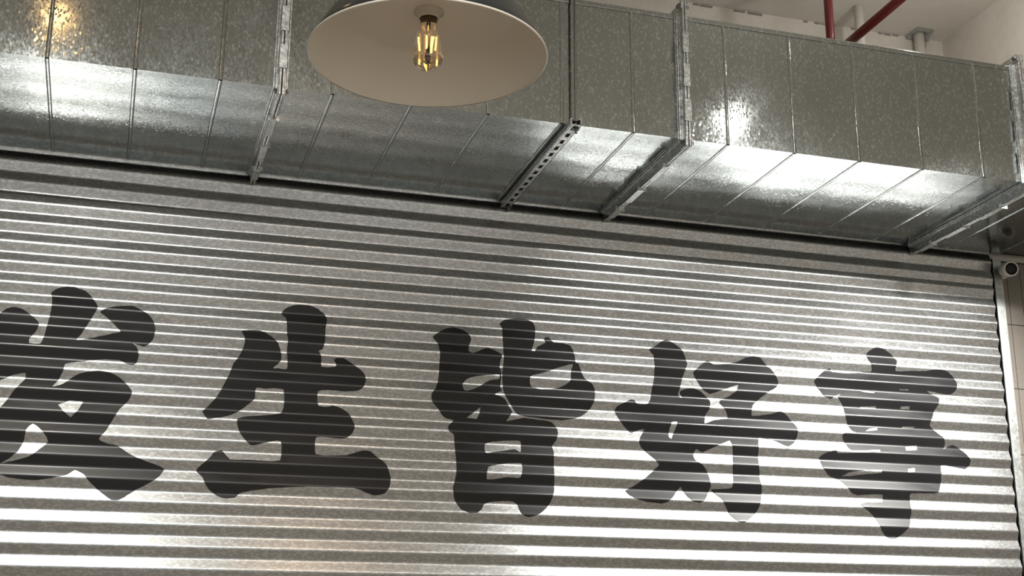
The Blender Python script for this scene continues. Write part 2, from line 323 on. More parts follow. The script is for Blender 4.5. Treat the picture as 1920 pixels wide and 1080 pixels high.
# outlines of the painted characters: x, z pairs on the sheet in metres
CHARS = {
 'fa': [
  [-0.223,2.823,-0.218,2.828,-0.211,2.834,-0.204,2.838,-0.196,2.841,-0.185,2.844,-0.175,2.846,-0.167,2.846,-0.157,2.846,-0.149,2.845,-0.139,2.842,-0.127,2.839,-0.118,2.836,-0.111,2.831,-0.102,2.824,-0.096,2.817,-0.089,2.809,-0.081,2.797,-0.076,2.787,-0.078,2.778,-0.083,2.767,-0.087,2.759,-0.092,2.749,-0.099,2.736,-0.104,2.724,-0.108,2.714,-0.114,2.703,-0.118,2.695,-0.123,2.688,-0.130,2.680,-0.132,2.675,-0.120,2.676,-0.102,2.680,-0.087,2.684,-0.077,2.686,-0.065,2.690,-0.055,2.692,-0.040,2.696,-0.022,2.702,-0.009,2.705,-0.005,2.706,-0.001,2.708,0.001,2.709,-0.005,2.717,-0.016,2.729,-0.025,2.739,-0.033,2.745,-0.043,2.753,-0.050,2.758,-0.057,2.762,-0.064,2.766,-0.068,2.770,-0.064,2.774,-0.056,2.780,-0.049,2.784,-0.040,2.787,-0.026,2.791,-0.016,2.793,-0.002,2.796,0.017,2.798,0.031,2.799,0.037,2.797,0.045,2.793,0.052,2.790,0.061,2.785,0.072,2.779,0.081,2.774,0.087,2.769,0.094,2.761,0.099,2.755,0.103,2.747,0.106,2.735,0.108,2.725,0.107,2.714,0.106,2.702,0.104,2.693,0.100,2.687,0.094,2.680,0.089,2.675,0.085,2.672,0.080,2.669,0.076,2.667,0.071,2.668,0.066,2.670,0.062,2.671,0.055,2.673,0.046,2.676,0.041,2.677,0.044,2.673,0.051,2.666,0.056,2.660,0.059,2.653,0.061,2.644,0.063,2.638,0.063,2.631,0.061,2.621,0.060,2.615,0.057,2.611,0.051,2.607,0.047,2.605,0.041,2.606,0.033,2.607,0.026,2.609,0.019,2.612,0.009,2.615,0.002,2.617,-0.011,2.617,-0.028,2.617,-0.041,2.617,-0.061,2.614,-0.087,2.611,-0.107,2.607,-0.124,2.604,-0.144,2.599,-0.158,2.594,-0.160,2.588,-0.161,2.577,-0.162,2.570,-0.165,2.562,-0.169,2.552,-0.173,2.543,-0.179,2.534,-0.187,2.523,-0.190,2.518,-0.182,2.519,-0.169,2.524,-0.159,2.529,-0.147,2.539,-0.133,2.551,-0.122,2.559,-0.113,2.564,-0.100,2.568,-0.090,2.571,-0.078,2.573,-0.063,2.576,-0.051,2.577,-0.041,2.576,-0.028,2.574,-0.018,2.572,-0.007,2.568,0.004,2.563,0.014,2.557,0.022,2.551,0.032,2.542,0.039,2.535,0.044,2.528,0.050,2.520,0.053,2.513,0.051,2.504,0.047,2.493,0.043,2.485,0.036,2.478,0.026,2.468,0.019,2.459,0.014,2.450,0.009,2.438,0.005,2.430,-0.001,2.418,-0.009,2.404,-0.015,2.391,-0.022,2.380,-0.031,2.367,-0.035,2.358,-0.030,2.354,-0.019,2.350,-0.011,2.347,-0.001,2.345,0.013,2.344,0.022,2.342,0.035,2.334,0.051,2.323,0.064,2.315,0.080,2.307,0.102,2.299,0.119,2.293,0.137,2.288,0.158,2.281,0.171,2.274,0.167,2.266,0.158,2.252,0.149,2.243,0.142,2.236,0.132,2.229,0.124,2.225,0.113,2.218,0.098,2.210,0.087,2.204,0.077,2.197,0.064,2.188,0.056,2.181,0.051,2.178,0.045,2.174,0.040,2.171,0.033,2.170,0.024,2.170,0.017,2.171,0.007,2.178,-0.006,2.188,-0.017,2.196,-0.029,2.205,-0.042,2.216,-0.052,2.225,-0.058,2.231,-0.064,2.240,-0.070,2.248,-0.079,2.253,-0.089,2.258,-0.098,2.261,-0.104,2.257,-0.112,2.250,-0.119,2.245,-0.129,2.241,-0.144,2.237,-0.156,2.233,-0.169,2.230,-0.186,2.227,-0.199,2.224,-0.215,2.223,-0.235,2.223,-0.250,2.224,-0.262,2.225,-0.277,2.227,-0.288,2.228,-0.296,2.230,-0.306,2.233,-0.314,2.235,-0.325,2.238,-0.341,2.242,-0.352,2.246,-0.371,2.250,-0.396,2.256,-0.411,2.264,-0.419,2.293,-0.427,2.339,-0.428,2.369,-0.420,2.383,-0.404,2.401,-0.390,2.413,-0.373,2.423,-0.351,2.434,-0.336,2.443,-0.329,2.452,-0.321,2.465,-0.315,2.476,-0.309,2.485,-0.303,2.496,-0.298,2.504,-0.290,2.514,-0.280,2.527,-0.273,2.537,-0.272,2.544,-0.272,2.553,-0.273,2.557,-0.282,2.556,-0.297,2.552,-0.309,2.549,-0.321,2.544,-0.334,2.536,-0.346,2.531,-0.357,2.527,-0.371,2.524,-0.383,2.522,-0.399,2.522,-0.419,2.523,-0.434,2.526,-0.440,2.538,-0.444,2.554,-0.444,2.566,-0.437,2.581,-0.425,2.602,-0.419,2.618,-0.423,2.635,-0.433,2.660,-0.439,2.680,-0.431,2.694,-0.416,2.710,-0.404,2.723,-0.394,2.731,-0.380,2.739,-0.369,2.745,-0.363,2.750,-0.356,2.756,-0.351,2.760,-0.345,2.762,-0.338,2.765,-0.332,2.766,-0.324,2.766,-0.314,2.765,-0.305,2.763,-0.297,2.759,-0.286,2.753,-0.278,2.747,-0.268,2.740,-0.256,2.729,-0.249,2.720,-0.249,2.711,-0.252,2.701,-0.256,2.692,-0.262,2.685,-0.269,2.677,-0.273,2.670,-0.274,2.665,-0.273,2.657,-0.271,2.652,-0.262,2.651,-0.249,2.651,-0.239,2.653,-0.235,2.661,-0.232,2.675,-0.229,2.684,-0.227,2.695,-0.225,2.709,-0.223,2.722,-0.221,2.737,-0.219,2.754,-0.217,2.766,-0.217,2.778,-0.217,2.795,-0.218,2.807,-0.220,2.812,-0.222,2.819],
  [-0.168,2.463,-0.134,2.478,-0.093,2.477,-0.105,2.448,-0.126,2.423,-0.150,2.442],
  [-0.236,2.399,-0.242,2.395,-0.249,2.386,-0.253,2.378,-0.254,2.368,-0.255,2.355,-0.256,2.345,-0.260,2.334,-0.266,2.320,-0.271,2.309,-0.278,2.301,-0.287,2.292,-0.294,2.286,-0.302,2.281,-0.311,2.275,-0.315,2.272,-0.307,2.273,-0.293,2.277,-0.281,2.280,-0.268,2.284,-0.251,2.289,-0.238,2.294,-0.226,2.302,-0.213,2.314,-0.203,2.324,-0.197,2.330,-0.189,2.339,-0.185,2.345,-0.190,2.356,-0.200,2.369,-0.209,2.380,-0.217,2.388,-0.228,2.396],
 ],
 'sheng': [
  [0.511,2.812,0.514,2.817,0.519,2.824,0.525,2.829,0.530,2.833,0.538,2.836,0.544,2.839,0.552,2.841,0.562,2.843,0.571,2.844,0.581,2.844,0.594,2.844,0.605,2.843,0.614,2.841,0.625,2.837,0.633,2.834,0.640,2.829,0.649,2.824,0.655,2.819,0.659,2.814,0.662,2.807,0.664,2.801,0.663,2.791,0.661,2.777,0.660,2.768,0.661,2.757,0.661,2.743,0.661,2.730,0.659,2.718,0.656,2.706,0.654,2.698,0.651,2.695,0.645,2.693,0.641,2.690,0.644,2.686,0.648,2.680,0.651,2.674,0.651,2.662,0.650,2.646,0.652,2.636,0.658,2.635,0.668,2.635,0.676,2.635,0.684,2.636,0.695,2.638,0.701,2.639,0.701,2.643,0.700,2.648,0.699,2.653,0.697,2.657,0.695,2.661,0.694,2.664,0.697,2.666,0.701,2.669,0.704,2.671,0.711,2.671,0.720,2.671,0.727,2.671,0.736,2.666,0.748,2.658,0.757,2.651,0.766,2.645,0.777,2.638,0.786,2.633,0.791,2.628,0.797,2.623,0.801,2.618,0.803,2.613,0.804,2.606,0.804,2.600,0.802,2.592,0.798,2.581,0.794,2.573,0.790,2.569,0.783,2.564,0.778,2.562,0.766,2.560,0.748,2.558,0.734,2.557,0.722,2.557,0.706,2.558,0.693,2.558,0.678,2.558,0.658,2.557,0.646,2.553,0.644,2.540,0.644,2.517,0.648,2.503,0.657,2.501,0.671,2.500,0.682,2.501,0.685,2.502,0.691,2.504,0.695,2.506,0.703,2.504,0.714,2.502,0.722,2.499,0.732,2.495,0.743,2.489,0.751,2.483,0.758,2.475,0.764,2.462,0.768,2.452,0.770,2.447,0.771,2.440,0.772,2.435,0.770,2.429,0.767,2.421,0.764,2.416,0.758,2.410,0.749,2.404,0.741,2.400,0.731,2.399,0.717,2.400,0.707,2.400,0.689,2.402,0.663,2.403,0.647,2.400,0.642,2.382,0.643,2.357,0.648,2.343,0.677,2.340,0.719,2.342,0.750,2.344,0.759,2.347,0.773,2.351,0.783,2.355,0.790,2.357,0.799,2.360,0.806,2.361,0.812,2.361,0.820,2.361,0.826,2.360,0.833,2.356,0.842,2.350,0.848,2.345,0.856,2.340,0.866,2.334,0.873,2.329,0.877,2.324,0.882,2.318,0.885,2.312,0.888,2.305,0.891,2.298,0.893,2.292,0.896,2.285,0.899,2.277,0.900,2.270,0.899,2.261,0.897,2.250,0.894,2.242,0.890,2.234,0.884,2.227,0.879,2.221,0.870,2.219,0.858,2.216,0.849,2.215,0.840,2.216,0.830,2.219,0.821,2.221,0.813,2.224,0.802,2.229,0.793,2.232,0.783,2.234,0.769,2.236,0.759,2.236,0.740,2.236,0.715,2.236,0.693,2.235,0.672,2.235,0.647,2.235,0.627,2.235,0.607,2.233,0.582,2.232,0.562,2.230,0.542,2.228,0.517,2.226,0.498,2.224,0.482,2.221,0.462,2.218,0.447,2.216,0.436,2.213,0.421,2.210,0.411,2.206,0.406,2.203,0.400,2.196,0.394,2.192,0.386,2.191,0.375,2.189,0.366,2.189,0.358,2.190,0.348,2.193,0.340,2.196,0.332,2.201,0.321,2.208,0.313,2.214,0.309,2.219,0.303,2.226,0.299,2.232,0.296,2.239,0.292,2.248,0.288,2.255,0.282,2.261,0.274,2.268,0.269,2.273,0.272,2.279,0.280,2.287,0.286,2.293,0.293,2.300,0.302,2.309,0.309,2.317,0.313,2.322,0.317,2.330,0.321,2.335,0.328,2.338,0.337,2.341,0.343,2.342,0.348,2.340,0.353,2.334,0.357,2.329,0.362,2.324,0.368,2.317,0.373,2.313,0.389,2.312,0.411,2.313,0.428,2.314,0.460,2.313,0.503,2.312,0.532,2.316,0.536,2.334,0.535,2.361,0.531,2.379,0.520,2.381,0.503,2.377,0.489,2.374,0.472,2.369,0.452,2.363,0.437,2.361,0.430,2.365,0.421,2.373,0.414,2.381,0.408,2.389,0.401,2.399,0.396,2.408,0.393,2.415,0.389,2.425,0.387,2.432,0.387,2.437,0.387,2.443,0.389,2.447,0.397,2.450,0.410,2.454,0.419,2.456,0.439,2.458,0.465,2.461,0.485,2.464,0.498,2.466,0.515,2.470,0.527,2.473,0.531,2.479,0.534,2.488,0.535,2.494,0.535,2.510,0.535,2.535,0.532,2.551,0.524,2.553,0.510,2.554,0.499,2.554,0.490,2.553,0.479,2.552,0.470,2.551,0.460,2.552,0.449,2.553,0.442,2.552,0.440,2.543,0.440,2.527,0.439,2.515,0.434,2.509,0.428,2.502,0.423,2.498,0.415,2.491,0.403,2.481,0.393,2.474,0.381,2.467,0.366,2.459,0.355,2.454,0.336,2.449,0.311,2.443,0.294,2.440,0.291,2.442,0.287,2.446,0.284,2.450,0.281,2.455,0.277,2.461,0.276,2.466,0.281,2.472,0.289,2.479,0.295,2.485,0.302,2.494,0.311,2.505,0.318,2.515,0.326,2.531,0.335,2.550,0.341,2.564,0.345,2.574,0.351,2.588,0.355,2.599,0.358,2.609,0.361,2.619,0.363,2.627,0.369,2.636,0.378,2.650,0.384,2.662,0.389,2.674,0.393,2.688,0.395,2.697,0.396,2.704,0.395,2.712,0.395,2.721,0.391,2.728,0.386,2.737,0.384,2.743,0.396,2.745,0.415,2.747,0.429,2.748,0.437,2.748,0.448,2.746,0.456,2.744,0.465,2.740,0.475,2.733,0.483,2.728,0.490,2.721,0.498,2.713,0.504,2.707,0.508,2.699,0.513,2.688,0.516,2.679,0.518,2.670,0.518,2.658,0.517,2.649,0.514,2.643,0.509,2.637,0.505,2.632,0.500,2.629,0.495,2.624,0.492,2.622,0.496,2.621,0.503,2.621,0.509,2.622,0.518,2.621,0.531,2.620,0.539,2.622,0.540,2.629,0.539,2.641,0.539,2.651,0.538,2.660,0.537,2.672,0.536,2.681,0.536,2.692,0.536,2.707,0.537,2.720,0.536,2.729,0.534,2.741,0.533,2.750,0.532,2.758,0.531,2.768,0.530,2.775,0.529,2.782,0.528,2.790,0.526,2.797,0.521,2.802,0.515,2.807],
 ],
 'jie': [
  [1.031,2.765,1.035,2.770,1.042,2.777,1.050,2.782,1.056,2.787,1.065,2.793,1.072,2.797,1.081,2.801,1.093,2.804,1.102,2.806,1.112,2.805,1.124,2.803,1.134,2.800,1.143,2.796,1.153,2.788,1.159,2.783,1.162,2.778,1.166,2.772,1.168,2.766,1.167,2.761,1.164,2.754,1.163,2.749,1.161,2.742,1.159,2.732,1.158,2.725,1.162,2.722,1.168,2.719,1.174,2.718,1.180,2.720,1.189,2.724,1.196,2.727,1.204,2.732,1.215,2.738,1.223,2.742,1.231,2.742,1.240,2.739,1.248,2.736,1.255,2.733,1.263,2.729,1.269,2.726,1.273,2.723,1.277,2.720,1.279,2.716,1.278,2.710,1.275,2.701,1.274,2.694,1.273,2.688,1.273,2.680,1.273,2.673,1.274,2.669,1.276,2.663,1.277,2.659,1.276,2.650,1.276,2.638,1.276,2.629,1.276,2.622,1.276,2.612,1.275,2.605,1.277,2.601,1.279,2.595,1.279,2.592,1.271,2.587,1.259,2.581,1.253,2.577,1.260,2.574,1.274,2.571,1.284,2.567,1.292,2.561,1.300,2.551,1.305,2.542,1.310,2.535,1.315,2.526,1.317,2.518,1.310,2.507,1.302,2.494,1.297,2.486,1.301,2.486,1.309,2.489,1.315,2.490,1.327,2.493,1.344,2.497,1.358,2.500,1.374,2.499,1.394,2.498,1.409,2.496,1.418,2.496,1.430,2.496,1.439,2.495,1.446,2.494,1.455,2.492,1.462,2.490,1.469,2.484,1.477,2.477,1.482,2.470,1.483,2.463,1.483,2.454,1.482,2.447,1.480,2.440,1.478,2.432,1.476,2.426,1.472,2.421,1.467,2.414,1.464,2.409,1.465,2.401,1.467,2.391,1.468,2.383,1.467,2.372,1.468,2.358,1.469,2.349,1.470,2.330,1.468,2.304,1.470,2.286,1.471,2.276,1.470,2.262,1.468,2.251,1.464,2.239,1.460,2.226,1.457,2.216,1.452,2.207,1.444,2.196,1.435,2.188,1.427,2.181,1.417,2.174,1.408,2.169,1.398,2.165,1.386,2.162,1.376,2.160,1.371,2.161,1.363,2.163,1.358,2.165,1.353,2.170,1.349,2.176,1.346,2.181,1.344,2.188,1.342,2.196,1.339,2.202,1.334,2.206,1.327,2.209,1.321,2.212,1.311,2.212,1.299,2.212,1.288,2.212,1.278,2.211,1.264,2.210,1.253,2.209,1.243,2.207,1.230,2.204,1.222,2.200,1.219,2.196,1.216,2.189,1.213,2.183,1.209,2.179,1.203,2.174,1.198,2.170,1.190,2.169,1.179,2.168,1.170,2.168,1.160,2.171,1.148,2.176,1.139,2.181,1.133,2.190,1.125,2.202,1.119,2.211,1.115,2.223,1.112,2.239,1.112,2.251,1.113,2.257,1.117,2.266,1.119,2.272,1.120,2.279,1.121,2.287,1.122,2.292,1.122,2.303,1.123,2.320,1.124,2.334,1.122,2.347,1.118,2.362,1.116,2.373,1.116,2.392,1.115,2.415,1.112,2.429,1.107,2.433,1.099,2.437,1.093,2.442,1.092,2.447,1.091,2.454,1.092,2.460,1.098,2.466,1.107,2.474,1.111,2.479,1.105,2.481,1.095,2.483,1.086,2.484,1.080,2.487,1.072,2.492,1.067,2.496,1.063,2.502,1.058,2.510,1.056,2.516,1.050,2.524,1.041,2.534,1.036,2.542,1.034,2.548,1.031,2.557,1.031,2.564,1.034,2.571,1.039,2.579,1.044,2.586,1.048,2.596,1.053,2.608,1.055,2.616,1.055,2.630,1.055,2.648,1.057,2.666,1.059,2.683,1.058,2.700,1.057,2.714,1.056,2.723,1.054,2.736,1.052,2.745,1.045,2.752,1.036,2.759],
  [1.141,2.608,1.145,2.614,1.150,2.621,1.155,2.625,1.164,2.630,1.178,2.634,1.189,2.637,1.207,2.640,1.230,2.644,1.247,2.646,1.254,2.647,1.265,2.648,1.272,2.648,1.272,2.643,1.271,2.636,1.270,2.632,1.262,2.630,1.250,2.629,1.241,2.627,1.233,2.623,1.222,2.617,1.214,2.612,1.205,2.606,1.193,2.599,1.184,2.594,1.173,2.589,1.159,2.585,1.150,2.583,1.147,2.585,1.144,2.589,1.142,2.592,1.141,2.597,1.141,2.603],
  [1.155,2.490,1.180,2.510,1.205,2.531,1.199,2.506,1.192,2.488],
  [1.223,2.405,1.231,2.408,1.242,2.411,1.251,2.413,1.264,2.414,1.281,2.417,1.294,2.418,1.312,2.419,1.334,2.421,1.348,2.419,1.352,2.409,1.351,2.391,1.348,2.380,1.343,2.381,1.336,2.386,1.330,2.390,1.319,2.389,1.305,2.386,1.293,2.384,1.279,2.381,1.262,2.378,1.249,2.376,1.240,2.374,1.229,2.372,1.222,2.373,1.220,2.381,1.221,2.395],
  [1.238,2.328,1.252,2.333,1.272,2.337,1.288,2.339,1.310,2.342,1.337,2.344,1.355,2.343,1.357,2.329,1.352,2.307,1.348,2.293,1.336,2.291,1.316,2.292,1.301,2.292,1.290,2.291,1.277,2.288,1.266,2.286,1.254,2.284,1.240,2.283,1.230,2.283,1.228,2.290,1.228,2.301,1.229,2.310,1.231,2.316,1.234,2.324],
  [1.282,2.816,1.278,2.821,1.273,2.826,1.270,2.831,1.275,2.836,1.283,2.842,1.289,2.846,1.300,2.848,1.315,2.851,1.327,2.853,1.339,2.854,1.353,2.853,1.364,2.853,1.372,2.851,1.383,2.847,1.390,2.844,1.395,2.838,1.400,2.830,1.402,2.824,1.403,2.813,1.400,2.796,1.397,2.781,1.395,2.768,1.392,2.753,1.389,2.743,1.392,2.741,1.397,2.741,1.401,2.741,1.404,2.746,1.408,2.753,1.411,2.758,1.420,2.763,1.432,2.769,1.439,2.773,1.438,2.777,1.434,2.783,1.433,2.788,1.437,2.791,1.443,2.794,1.448,2.795,1.451,2.793,1.455,2.789,1.458,2.786,1.461,2.782,1.465,2.778,1.469,2.775,1.478,2.775,1.490,2.775,1.499,2.775,1.509,2.774,1.521,2.772,1.530,2.769,1.537,2.762,1.544,2.752,1.548,2.742,1.548,2.730,1.548,2.716,1.550,2.707,1.553,2.707,1.557,2.706,1.560,2.706,1.563,2.700,1.567,2.692,1.571,2.685,1.575,2.676,1.578,2.664,1.582,2.655,1.590,2.647,1.603,2.640,1.612,2.635,1.616,2.629,1.621,2.621,1.624,2.615,1.624,2.604,1.621,2.588,1.618,2.576,1.615,2.567,1.610,2.556,1.606,2.548,1.597,2.539,1.584,2.528,1.573,2.520,1.564,2.515,1.551,2.510,1.542,2.507,1.529,2.504,1.512,2.501,1.498,2.499,1.480,2.499,1.456,2.499,1.439,2.499,1.430,2.500,1.418,2.501,1.409,2.502,1.393,2.503,1.372,2.504,1.357,2.506,1.350,2.507,1.340,2.510,1.333,2.513,1.329,2.518,1.325,2.526,1.322,2.532,1.317,2.541,1.309,2.551,1.303,2.559,1.298,2.565,1.293,2.572,1.290,2.579,1.288,2.585,1.287,2.592,1.286,2.598,1.286,2.612,1.282,2.629,1.280,2.643,1.281,2.652,1.284,2.664,1.286,2.674,1.286,2.687,1.286,2.703,1.286,2.715,1.286,2.722,1.286,2.732,1.287,2.739,1.286,2.750,1.284,2.763,1.281,2.773,1.281,2.786,1.282,2.804],
  [1.383,2.649,1.394,2.655,1.412,2.660,1.425,2.664,1.444,2.671,1.468,2.680,1.486,2.687,1.504,2.693,1.526,2.700,1.540,2.703,1.541,2.697,1.538,2.686,1.536,2.675,1.534,2.665,1.532,2.652,1.530,2.644,1.526,2.638,1.520,2.632,1.515,2.628,1.506,2.623,1.495,2.618,1.486,2.614,1.473,2.611,1.455,2.609,1.442,2.608,1.433,2.607,1.421,2.607,1.412,2.608,1.403,2.610,1.392,2.612,1.386,2.615,1.382,2.625,1.380,2.639],
 ],
 'hao': [
  [1.831,2.775,1.837,2.780,1.848,2.786,1.858,2.792,1.866,2.798,1.876,2.806,1.883,2.811,1.889,2.814,1.896,2.818,1.902,2.819,1.910,2.817,1.920,2.813,1.927,2.809,1.937,2.803,1.948,2.793,1.956,2.786,1.960,2.780,1.965,2.772,1.970,2.765,1.975,2.756,1.980,2.744,1.981,2.733,1.977,2.724,1.971,2.713,1.968,2.705,1.966,2.696,1.963,2.685,1.960,2.675,1.956,2.666,1.951,2.654,1.947,2.644,1.945,2.635,1.942,2.623,1.942,2.615,1.946,2.611,1.954,2.607,1.959,2.606,1.957,2.611,1.950,2.620,1.948,2.626,1.952,2.631,1.962,2.635,1.970,2.638,1.978,2.640,1.990,2.642,1.998,2.642,2.008,2.640,2.020,2.636,2.029,2.633,2.037,2.627,2.046,2.620,2.054,2.615,2.059,2.610,2.064,2.603,2.066,2.597,2.064,2.588,2.061,2.577,2.059,2.568,2.056,2.562,2.050,2.555,2.047,2.549,2.044,2.538,2.039,2.524,2.038,2.516,2.049,2.518,2.065,2.525,2.078,2.530,2.097,2.534,2.121,2.538,2.136,2.541,2.136,2.546,2.134,2.553,2.131,2.559,2.127,2.565,2.122,2.572,2.118,2.578,2.113,2.584,2.107,2.591,2.103,2.596,2.104,2.599,2.107,2.604,2.109,2.607,2.119,2.612,2.132,2.617,2.142,2.621,2.151,2.628,2.162,2.636,2.170,2.644,2.174,2.651,2.180,2.661,2.182,2.667,2.174,2.666,2.160,2.661,2.149,2.657,2.137,2.652,2.121,2.646,2.110,2.642,2.096,2.636,2.079,2.630,2.067,2.626,2.061,2.628,2.053,2.631,2.047,2.634,2.040,2.639,2.031,2.648,2.026,2.657,2.022,2.666,2.017,2.677,2.011,2.685,2.008,2.690,2.004,2.697,2.002,2.702,2.005,2.707,2.011,2.713,2.017,2.718,2.025,2.725,2.035,2.733,2.043,2.739,2.050,2.744,2.057,2.749,2.063,2.751,2.071,2.748,2.080,2.741,2.087,2.737,2.101,2.738,2.119,2.741,2.134,2.744,2.148,2.746,2.166,2.750,2.179,2.753,2.190,2.758,2.204,2.765,2.215,2.771,2.224,2.773,2.235,2.776,2.244,2.777,2.253,2.777,2.264,2.776,2.272,2.774,2.281,2.767,2.292,2.757,2.301,2.749,2.310,2.741,2.320,2.730,2.326,2.721,2.331,2.711,2.339,2.700,2.344,2.691,2.345,2.685,2.342,2.676,2.338,2.670,2.329,2.664,2.317,2.657,2.307,2.652,2.296,2.645,2.285,2.636,2.277,2.630,2.270,2.625,2.263,2.618,2.256,2.612,2.249,2.607,2.239,2.599,2.233,2.592,2.228,2.579,2.227,2.564,2.230,2.554,2.240,2.554,2.254,2.556,2.266,2.558,2.280,2.560,2.297,2.563,2.311,2.565,2.319,2.568,2.331,2.574,2.340,2.576,2.347,2.575,2.357,2.571,2.364,2.568,2.372,2.562,2.381,2.553,2.389,2.546,2.397,2.538,2.406,2.527,2.410,2.518,2.410,2.509,2.410,2.499,2.410,2.490,2.408,2.482,2.402,2.471,2.394,2.462,2.386,2.457,2.376,2.451,2.368,2.448,2.361,2.450,2.353,2.453,2.347,2.456,2.338,2.460,2.326,2.466,2.316,2.469,2.307,2.471,2.296,2.472,2.286,2.473,2.275,2.474,2.262,2.476,2.255,2.475,2.248,2.450,2.249,2.415,2.247,2.386,2.246,2.367,2.251,2.344,2.250,2.326,2.250,2.317,2.251,2.306,2.253,2.298,2.255,2.285,2.255,2.266,2.250,2.251,2.246,2.241,2.241,2.230,2.239,2.221,2.234,2.212,2.227,2.202,2.218,2.194,2.207,2.185,2.193,2.175,2.183,2.169,2.179,2.167,2.173,2.166,2.169,2.166,2.161,2.168,2.152,2.173,2.145,2.178,2.139,2.182,2.131,2.189,2.127,2.194,2.123,2.202,2.117,2.212,2.112,2.220,2.106,2.228,2.100,2.238,2.097,2.245,2.090,2.252,2.079,2.260,2.072,2.266,2.067,2.270,2.060,2.276,2.057,2.280,2.067,2.281,2.083,2.282,2.097,2.283,2.111,2.284,2.128,2.285,2.139,2.289,2.140,2.303,2.145,2.325,2.147,2.342,2.143,2.370,2.150,2.410,2.145,2.436,2.143,2.443,2.141,2.454,2.138,2.460,2.126,2.456,2.108,2.448,2.093,2.441,2.080,2.435,2.063,2.427,2.051,2.422,2.044,2.419,2.035,2.414,2.027,2.413,2.019,2.415,2.010,2.420,2.004,2.422,2.000,2.417,1.996,2.407,1.993,2.400,1.993,2.394,1.995,2.387,1.997,2.382,2.004,2.377,2.016,2.371,2.025,2.366,2.032,2.359,2.040,2.350,2.046,2.341,2.049,2.332,2.051,2.320,2.052,2.310,2.052,2.304,2.053,2.296,2.054,2.291,2.052,2.282,2.048,2.271,2.042,2.261,2.038,2.254,2.032,2.246,2.027,2.240,2.021,2.236,2.014,2.232,2.009,2.230,2.001,2.231,1.991,2.233,1.983,2.236,1.977,2.240,1.970,2.246,1.964,2.251,1.960,2.257,1.954,2.265,1.950,2.271,1.946,2.276,1.942,2.282,1.939,2.285,1.935,2.281,1.929,2.273,1.924,2.267,1.917,2.259,1.909,2.249,1.902,2.242,1.896,2.237,1.889,2.232,1.884,2.228,1.878,2.226,1.869,2.224,1.863,2.223,1.847,2.224,1.824,2.226,1.806,2.227,1.794,2.230,1.779,2.233,1.767,2.237,1.760,2.240,1.751,2.245,1.744,2.249,1.739,2.254,1.733,2.260,1.731,2.264,1.741,2.270,1.756,2.277,1.767,2.283,1.780,2.292,1.795,2.304,1.809,2.314,1.819,2.322,1.832,2.332,1.841,2.340,1.847,2.346,1.855,2.353,1.859,2.359,1.856,2.364,1.849,2.370,1.845,2.375,1.838,2.382,1.828,2.391,1.821,2.398,1.813,2.404,1.803,2.411,1.796,2.417,1.791,2.423,1.786,2.432,1.784,2.439,1.786,2.445,1.790,2.454,1.794,2.460,1.800,2.469,1.807,2.479,1.808,2.485,1.802,2.484,1.792,2.482,1.784,2.479,1.776,2.476,1.766,2.472,1.757,2.470,1.751,2.474,1.743,2.480,1.737,2.485,1.729,2.491,1.720,2.501,1.713,2.509,1.708,2.519,1.702,2.533,1.698,2.543,1.699,2.548,1.702,2.555,1.706,2.560,1.712,2.564,1.721,2.569,1.729,2.574,1.737,2.578,1.747,2.583,1.755,2.587,1.759,2.588,1.765,2.587,1.769,2.587,1.772,2.582,1.775,2.576,1.779,2.573,1.790,2.572,1.807,2.572,1.818,2.574,1.822,2.578,1.827,2.585,1.831,2.590,1.836,2.603,1.839,2.619,1.839,2.632,1.841,2.644,1.847,2.661,1.852,2.675,1.852,2.690,1.851,2.707,1.852,2.722,1.853,2.734,1.853,2.748,1.850,2.758,1.844,2.763,1.835,2.770],
  [1.911,2.516,1.933,2.519,1.929,2.494,1.910,2.453,1.899,2.460,1.904,2.493],
 ],
 'shi': [
